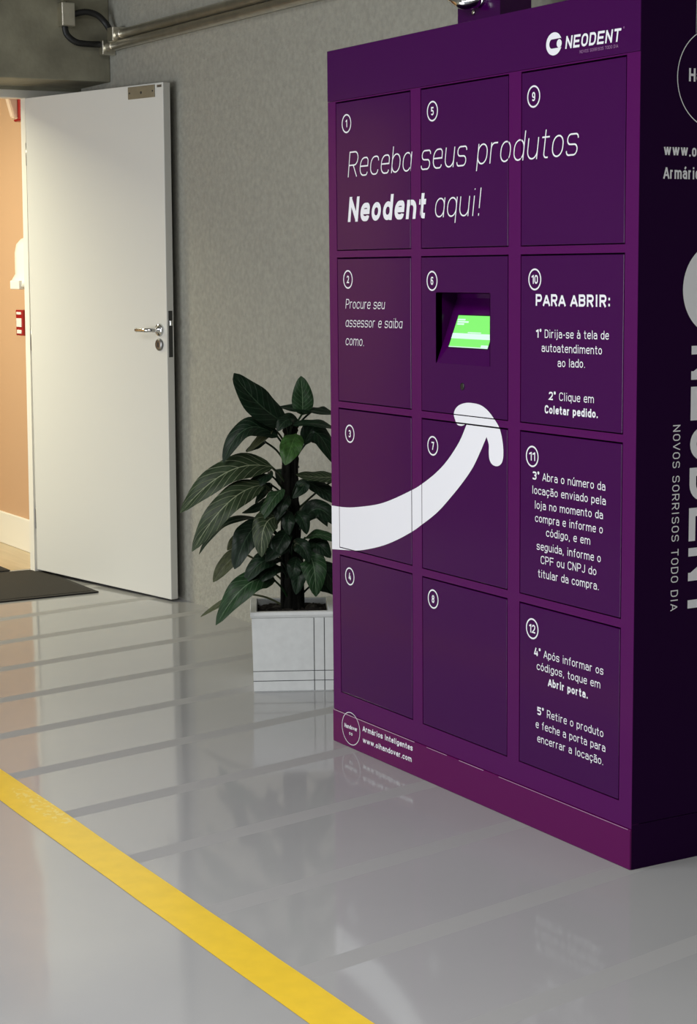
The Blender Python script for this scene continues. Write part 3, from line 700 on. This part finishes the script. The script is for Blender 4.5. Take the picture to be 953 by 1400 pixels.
# side lettering: on the panel facing +X, a = distance from the front edge
sf = lambda p: Vector((R + 0.0007 + (p[2] if len(p) > 2 else 0.0), p[0], p[1]))
flat_mesh('logo_ring', ring_quads(0.215, 1.808, 0.1120, 0.1098, 64), sf, M['grey_vinyl'], side)
flat_mesh('logo_name', text_quads([('HandOver', 0.19)], 0.1370, 0.2930, 1.7990, 1.7990, 0.0290, gap=0.1), sf, M['grey_vinyl'], side)
flat_mesh('logo_mark', ring_quads(0.2010, 1.768, 0.0100, 0.0060, 20), sf, M['grey_vinyl'], side)
flat_mesh('logo_mark', ring_quads(0.2290, 1.768, 0.0100, 0.0060, 20), sf, M['grey_vinyl'], side)
flat_mesh('seam_line', [[Vector(v) for v in ((0.1555, 1.905), (0.1565, 1.905), (0.1565, 1.998), (0.1555, 1.998))]], sf, M['grey_vinyl'], side)
flat_mesh('lettering', text_quads([('www.oihandover.com', 0.16)], 0.0680, 0.3620, 1.6340, 1.6340, 0.0270), sf, M['grey_vinyl'], side)
flat_mesh('lettering', text_quads([('Armários Inteligentes', 0.16)], 0.0690, 0.3610, 1.5840, 1.5840, 0.0270), sf, M['grey_vinyl'], side)
lg = []
for i in range(N):
    a0, a1 = 2 * math.pi * i / N, 2 * math.pi * (i + 1) / N; c_ = Vector((0.2366, 1.3385)); Rr = 0.1076
    def inner2(a):   # the big mark is turned a quarter: its bite opens downwards
        d = Vector((math.cos(a), math.sin(a))); lo, hi = 0.0, Rr
        for _ in range(24):
            md = (lo + hi) / 2; q_ = c_ + d * md
            zz = max(min(q_.y, 1.366), 1.1)
            if (q_ - Vector((0.2366, zz))).length < 0.043: lo = md
            else: hi = md
        return c_ + d * lo
    pa, pb = c_ + Vector((math.cos(a0), math.sin(a0))) * Rr, c_ + Vector((math.cos(a1), math.sin(a1))) * Rr
    ia, ib = inner2(a0), inner2(a1)
    if (ia - c_).length < Rr - 1e-3 or (ib - c_).length < Rr - 1e-3: lg.append([pa, pb, ib, ia])
lg += [[Vector((0.2366 + 0.037 * math.cos(2 * math.pi * k / 32), 1.258 + 0.037 * math.sin(2 * math.pi * k / 32))) for k in range(32)]]
flat_mesh('large_round_logo', lg, sf, M['grey_vinyl'], side)
def turned(polys, base, top):   # text that reads downwards
    return [[Vector((base + p.y, top - p.x, p.z)) for p in pl] for pl in polys]
flat_mesh('large_lettering', turned(text_quads([('NEODENT', 0.17)], 0.0, 0.637, 0, 0, 0.115, gap=0.12), 0.157, 1.210), sf, M['grey_vinyl'], side)
flat_mesh('tagline', turned(text_quads([('NOVOS SORRISOS TODO DIA', 0.12)], 0.0, 0.430, 0, 0, 0.0215, gap=0.2), 0.106, 1.0315), sf, M['grey_vinyl'], side)

# purple cable riser standing on the lockers
t = thing('cable_riser', 'purple sheet metal cable riser standing on top of the lockers', 'cable duct', (0.318, 0.3525, H))
bm = bmesh.new(); box(bm, -0.104, 0.104, -0.0525, 0.0525, 0.0, ZC - H, 0.0015); obj('duct', bm, M['door_purple'], t)
bm = bmesh.new(); lathe(bm, [(0.007, 0), (0.007, 0.002), (0.0045, 0.004)], (-0.022, -0.0525, 0.090), (0, -1, 0), 14); obj('bolt', bm, M['steel'], t)
# chrome conduit bend that enters the riser's front
t = thing('chrome_conduit', 'chrome conduit bend entering the purple riser above the lockers', 'conduit', (0.318, 0.3, 2.1))
bm = bmesh.new()
tube(bm, bez([(-0.36, 0.22, 0.42), (-0.24, 0.05, 0.18), (-0.11, -0.02, 0.058), (-0.055, -0.036, 0.028), (-0.016, -0.034, 0.013), (0.004, -0.016, 0.016), (0.008, -0.002, 0.022)], 10), 0.019, 18); obj('bend', bm, M['chrome'], t)
bm = bmesh.new(); lathe(bm, [(0.024, 0.0), (0.024, 0.004), (0.020, 0.006)], (0.008, -0.001, 0.022), (0, -1, 0), 22); obj('entry_collar', bm, M['chrome'], t)

# ================================================================== potted plant
RZP = math.atan2(0.888, 0.459)
P = thing('potted_plant', 'dark green leafy plant in a square off-white planter beside the lockers', 'potted plant', (-0.735, 0.258, 0), RZP)
bm = bmesh.new()
hw = 0.135; h = 0.27; wt_ = 0.017
def ringv(s, z): return [bm.verts.new((sx * s, sy * s, z)) for sx, sy in ((-1, -1), (1, -1), (1, 1), (-1, 1))]
prof = [(hw - 0.006, 0.0), (hw - 0.003, 0.004), (hw + 0.001, h - 0.020), (hw + 0.004, h - 0.018), (hw + 0.006, h - 0.010), (hw + 0.004, h), (hw - wt_ + 0.002, h), (hw - wt_, h - 0.003), (hw - wt_ - 0.004, 0.05), ]
rg_ = [ringv(*q_) for q_ in prof]
for a, b in zip(rg_, rg_[1:]):
    for k in range(4): bm.faces.new((a[k], a[(k + 1) % 4], b[(k + 1) % 4], b[k]))
bm.faces.new(rg_[0][::-1]); bm.faces.new(rg_[-1])
pot = obj('planter', bm, M['pot'], P)
bm = bmesh.new()
def fy(z): return -(hw - 0.003 + 0.004 * z / 0.25) - 0.0006
for x in (0.069, 0.103):
    for rot in range(4):
        vs = [Vector((x - 0.0011, fy(0.004), 0.004)), Vector((x + 0.0011, fy(0.004), 0.004)), Vector((x + 0.0011, fy(0.249), 0.249)), Vector((x - 0.0011, fy(0.249), 0.249))]
        bm.faces.new([bm.verts.new(Matrix.Rotation(rot * math.pi / 2, 3, 'Z') @ v) for v in vs])
for z in (0.038, 0.071):
    for rot in range(4):
        e = -fy(z)
        vs = [Vector((-e, fy(z), z - 0.0010)), Vector((e, fy(z), z - 0.0010)), Vector((e, fy(z), z + 0.0010)), Vector((-e, fy(z), z + 0.0010))]
        bm.faces.new([bm.verts.new(Matrix.Rotation(rot * math.pi / 2, 3, 'Z') @ v) for v in vs])
obj('groove', bm, M['groove'], pot)
bm = bmesh.new(); n = 22; sw = hw - wt_ - 0.002
grid = [[bm.verts.new((-sw + 2 * sw * i / n, -sw + 2 * sw * j / n, 0.247 + 0.012 * (1 - max(abs(2 * i / n - 1), abs(2 * j / n - 1)) ** 3) + random.uniform(-0.006, 0.006))) for j in range(n + 1)] for i in range(n + 1)]
for i in range(n):
    for j in range(n): bm.faces.new((grid[i][j], grid[i + 1][j], grid[i + 1][j + 1], grid[i][j + 1]))
obj('soil', bm, M['soil'], P, 'dark potting soil')
# central pole bound with stems
bm = bmesh.new()
tube(bm, bez([(0.0, 0, 0.24), (0.003, 0, 0.45), (-0.002, 0, 0.65), (0.002, 0, 0.82), (0.0, 0, 0.90)], 8), 0.03, 16, radii=[0.034 - 0.012 * i / 32 + 0.0035 * math.sin(i * 1.9) for i in range(33)])
for k in range(7):
    a = k * 0.9; x, y = 0.030 * math.cos(a), 0.030 * math.sin(a); top = 0.55 + 0.055 * k
    tube(bm, bez([(x * 1.2, y * 1.2, 0.24), (x * 1.1, y * 1.05, 0.42), (x * 0.95, y * 0.95, top - 0.1), (x * 0.7, y * 0.7, top)], 8), 0.007, 8)
obj('stem', bm, M['trunk'], P)
def make_leaf(b, mdl, t, wd, nh, tone, k):
    b, mdl, t = Vector(b), Vector(mdl), Vector(t); ct = mdl * 2 - (b + t) * 0.5; nh = Vector(nh).normalized()
    bm = bmesh.new(); uvl = bm.loops.layers.uv.new('UVMap'); NU, NV = 20, 8
    rnd = random.Random(k); rows = []; wav = rnd.uniform(0, 6)
    for i in range(NU + 1):
        u = i / NU
        c = b * (1 - u) ** 2 + ct * 2 * u * (1 - u) + t * u * u
        tg = ((ct - b) * (1 - u) + (t - ct) * u).normalized()
        sd = tg.cross(nh).normalized(); nn = sd.cross(tg).normalized()
        if nn.dot(nh) < 0: nn = -nn
        prof = (max(0.0, math.sin(math.pi * min(1, u ** 0.88))) ** 0.58) * (1 - 0.06 * u)
        hwid = max(wd * 0.5 * prof, 0.0012)
        row = []
        for j in range(NV + 1):
            v = j / NV * 2 - 1
            z = -0.10 * wd + abs(v) * wd * 0.20 - (v * v) * wd * 0.16 + 0.055 * wd * math.sin(u * 13 + wav + v * 1.6) * abs(v)
            row.append((bm.verts.new(c + sd * (v * hwid) + nn * z * prof), u, j / NV))
        rows.append(row)
    for i in range(NU):
        for j in range(NV):
            q = (rows[i][j], rows[i + 1][j], rows[i + 1][j + 1], rows[i][j + 1])
            f = bm.faces.new([a[0] for a in q]); f.smooth = True
            for lp, a in zip(f.loops, q): lp[uvl].uv = (a[1], a[2])
    # petiole back to the pole
    z0 = max(0.262, b.z - 0.05 - 0.35 * Vector((b.x, b.y)).length)
    st = Vector((b.x * 0.15, b.y * 0.15, z0))
    pth = bez([st, (st + b) * 0.5 + Vector((0, 0, 0.008)), b + (ct - b).normalized() * 0.006], 5)
    tube(bm, pth, 0.0035, 7)
    o = obj('leaf', bm, LEAFM[tone], P, {3: 'fresh green young leaf', 4: 'olive ageing leaf', 2: 'pale veined leaf'}.get(tone), fix=False)
for k, (b, mdl, t, wd, nh, tone) in enumerate(LEAVES): make_leaf(b, mdl, t, wd, nh, tone, k)

# ================================================================== floor marking and mats
bm = bmesh.new()
n = 60; xs = [-3.4 + 9.4 * i / n for i in range(n + 1)]
lo = [bm.verts.new((x, -1.063 + random.uniform(-.0015, .0015), 0.0012)) for x in xs]; hi = [bm.verts.new((x, -0.958 + random.uniform(-.0015, .0015), 0.0012)) for x in xs]
for i in range(n): bm.faces.new((lo[i], lo[i + 1], hi[i + 1], hi[i]))
o = obj('line_marking', bm, M['yellow']); tag(o, 'yellow line painted across the glossy grey floor', 'floor line')
t = thing('door_mat', 'dark brown carpet mat on the grey floor in front of the open door', 'mat', (-3.07, -0.36, 0))
bm = bmesh.new(); box(bm, -0.345, 0.325, -0.69, 0.705, 0.001, 0.009, 0.003); obj('mat_pile', bm, M['mat'], t)
bm = bmesh.new()
for q_ in ((-0.370, -0.345, -0.715, 0.730), (0.325, 0.350, -0.715, 0.730), (-0.345, 0.325, -0.715, -0.69), (-0.345, 0.325, 0.705, 0.730)): box(bm, *q_, 0.001, 0.007, 0.001)
obj('mat_border', bm, M['mat_edge'], t)
t = thing('corridor_mat', 'dark mat inside the corridor beyond the doorway', 'mat', (-3.90, -0.42, 0.001))
bm = bmesh.new(); box(bm, -0.42, 0.40, -0.64, 0.64, 0.0, 0.008, 0.003); obj('mat_pile', bm, M['mat'], t)
bm = bmesh.new()
for q_ in ((-0.44, -0.42, -0.66, 0.66), (0.40, 0.42, -0.66, 0.66), (-0.42, 0.40, -0.66, -0.64), (-0.42, 0.40, 0.64, 0.66)): box(bm, *q_, 0.0, 0.006, 0.001)
obj('mat_border', bm, M['mat_edge'], t)

# ================================================================== pipes and junction box
def pipe(name, label, x0, zref, r, clamps):
    t = thing(name, label, 'pipe', (x0, YW - 0.030, zref), group=None)
    f = lambda x: (x - x0, 0, -(x - x0) * 0.0085)
    bm = bmesh.new(); tube(bm, [f(x0 + 0.03), f(1.0), f(3.0), f(7.9)], r, 20); obj('tube', bm, M['steel'], t)
    bm = bmesh.new(); lathe(bm, [(r * 1.05, 0.0), (r * 1.05, 0.05), (r * 1.13, 0.052), (r * 1.13, 0.062), (r * 1.02, 0.064)], (0.02, 0, 0), (1, 0, 0), 20); obj('coupling', bm, M['steel'], t)
    for x in clamps:
        bm = bmesh.new(); c = f(x)
        lathe(bm, [(r * 1.06, -0.009), (r * 1.06, 0.009)], c, (1, 0, 0), 20); box(bm, c[0] - 0.009, c[0] + 0.009, 0.012, 0.0295, c[2] - r, c[2] + r)
        obj('pipe_clamp', bm, M['steel'], t)
    return t
up_ = pipe('conduit_pipe', 'galvanised pipe high on the grey wall, upper of the pair', -2.89, 2.3935, 0.0210, (0.9, 3.1, 5.3, 7.3))
lw_ = pipe('conduit_pipe', 'galvanised pipe high on the grey wall, lower of the pair', -2.99, 2.3515, 0.0195, (1.15, 3.35, 5.55, 7.5))
bm = bmesh.new(); box(bm, -0.015, 0.045, -0.034, 0.028, -0.030, 0.030, 0.003); obj('end_fitting', bm, M['steel'], up_)
bm = bmesh.new(); box(bm, -0.008, 0.030, -0.033, 0.028, -0.034, 0.026, 0.003); obj('end_fitting', bm, M['steel'], lw_)
t = thing('junction_box', 'small grey junction box on the concrete beam with two black hoses', 'junction box', (XB, 0.409, 2.482))
bm = bmesh.new(); box(bm, 0.0, 0.05, -0.030, 0.030, -0.050, 0.050, 0.003); obj('box_body', bm, M['steel'], t)
bm = bmesh.new(); box(bm, 0.05, 0.053, -0.027, 0.027, -0.046, 0.046, 0.001); obj('cover', bm, M['steel'], t)
bm = bmesh.new(); tube(bm, [(0.02, -0.012, 0.05), (0.02, -0.012, ZC - 2.482)], 0.011, 14); obj('riser_tube', bm, M['steel'], t)
o0 = Vector((XB, 0.409, 2.482))
for pts in ([(-3.0, 0.437, 2.486), (-2.985, 0.49, 2.497), (-2.975, 0.54, 2.485), (-2.965, 0.575, 2.450), (-2.935, 0.590, 2.405), (-2.90, 0.590, 2.392)],
            [(-3.0, 0.398, 2.434), (-3.0, 0.408, 2.398), (-2.99, 0.445, 2.368), (-2.985, 0.50, 2.362), (-2.99, 0.555, 2.363), (-2.985, 0.589, 2.352)]):
    bm = bmesh.new(); path = bez([Vector(q_) - o0 for q_ in pts], 14)
    tube(bm, path, 0.0135, 14, radii=[0.0135 + (0.0008 if i % 2 else -0.0008) for i in range(len(path))]); obj('hose', bm, M['rubber'], t)

# ================================================================== things on the corridor wall
YC = 0.527
t = thing('alarm_strobe', 'red alarm unit with a clear lens, high on the apricot wall above the dispenser', 'alarm', (-3.84, YC, 2.095))
bm = bmesh.new(); box(bm, -0.065, 0.065, -0.045, 0.0, 0.0, 0.125, 0.006); obj('base', bm, M['red'], t)
bm = bmesh.new()
vs = [bm.verts.new(v) for v in ((-0.06, -0.045, 0.008), (0.0, -0.045, 0.008), (0.0, -0.045, 0.115), (-0.06, -0.045, 0.115), (-0.052, -0.065, 0.018), (-0.006, -0.065, 0.018), (-0.006, -0.090, 0.110), (-0.052, -0.090, 0.110))]
for q_ in ((0, 1, 5, 4), (1, 2, 6, 5), (2, 3, 7, 6), (3, 0, 4, 7), (4, 5, 6, 7), (3, 2, 1, 0)): bm.faces.new([vs[i] for i in q_])
bmesh.ops.bevel(bm, geom=list(bm.edges), offset=0.004, segments=2, affect='EDGES'); obj('lens', bm, M['lens'], t, 'clear amber-tinted lens')
t = thing('soap_dispenser', 'rounded white wall dispenser on the apricot wall, half hidden by the door frame', 'dispenser', (-3.72, YC, 1.315))
bm = bmesh.new()
secs = [(0.0, 0.115, 0.125), (0.03, 0.112, 0.118), (0.06, 0.106, 0.100), (0.16, 0.104, 0.100), (0.20, 0.098, 0.092), (0.225, 0.080, 0.074), (0.238, 0.045, 0.045), (0.240, 0.01, 0.02)]
rings = []
for z, hx, dp in secs:
    pr = [(-hx, 0), (-hx, -dp * 0.75), (-hx * 0.88, -dp * 0.95), (-hx * 0.5, -dp), (hx * 0.5, -dp), (hx * 0.88, -dp * 0.95), (hx, -dp * 0.75), (hx, 0)]
    rings.append([bm.verts.new((x, y, z)) for x, y in pr])
for a, b in zip(rings, rings[1:]):
    for k in range(8):
        f = bm.faces.new((a[k], a[(k + 1) % 8], b[(k + 1) % 8], b[k])); f.smooth = True
bm.faces.new(rings[0][::-1]); bm.faces.new(rings[-1])
obj('housing', bm, M['white_plastic'], t)
bm = bmesh.new(); box(bm, -0.06, 0.06, -0.135, -0.105, -0.012, 0.03, 0.005); obj('push_lever', bm, M['white_plastic'], t)
t = thing('call_point', 'small red fire alarm call point on the apricot wall below the dispenser', 'fire alarm', (-3.91, YC, 1.14))
bm = bmesh.new(); box(bm, -0.048, 0.048, -0.047, 0.0, -0.062, 0.062, 0.004); obj('case', bm, M['red'], t)
bm = bmesh.new(); box(bm, -0.034, 0.034, -0.050, -0.046, -0.020, 0.022, 0.001); obj('glass_plate', bm, M['white_plastic'], t)
bm = bmesh.new(); box(bm, -0.030, 0.030, -0.0495, -0.046, 0.040, 0.052, 0.0005); obj('notice_strip', bm, M['white_plastic'], t); bm = bmesh.new(); box(bm, -0.030, 0.030, -0.0495, -0.046, -0.052, -0.034, 0.0005); obj('notice_strip', bm, M['white_plastic'], t)
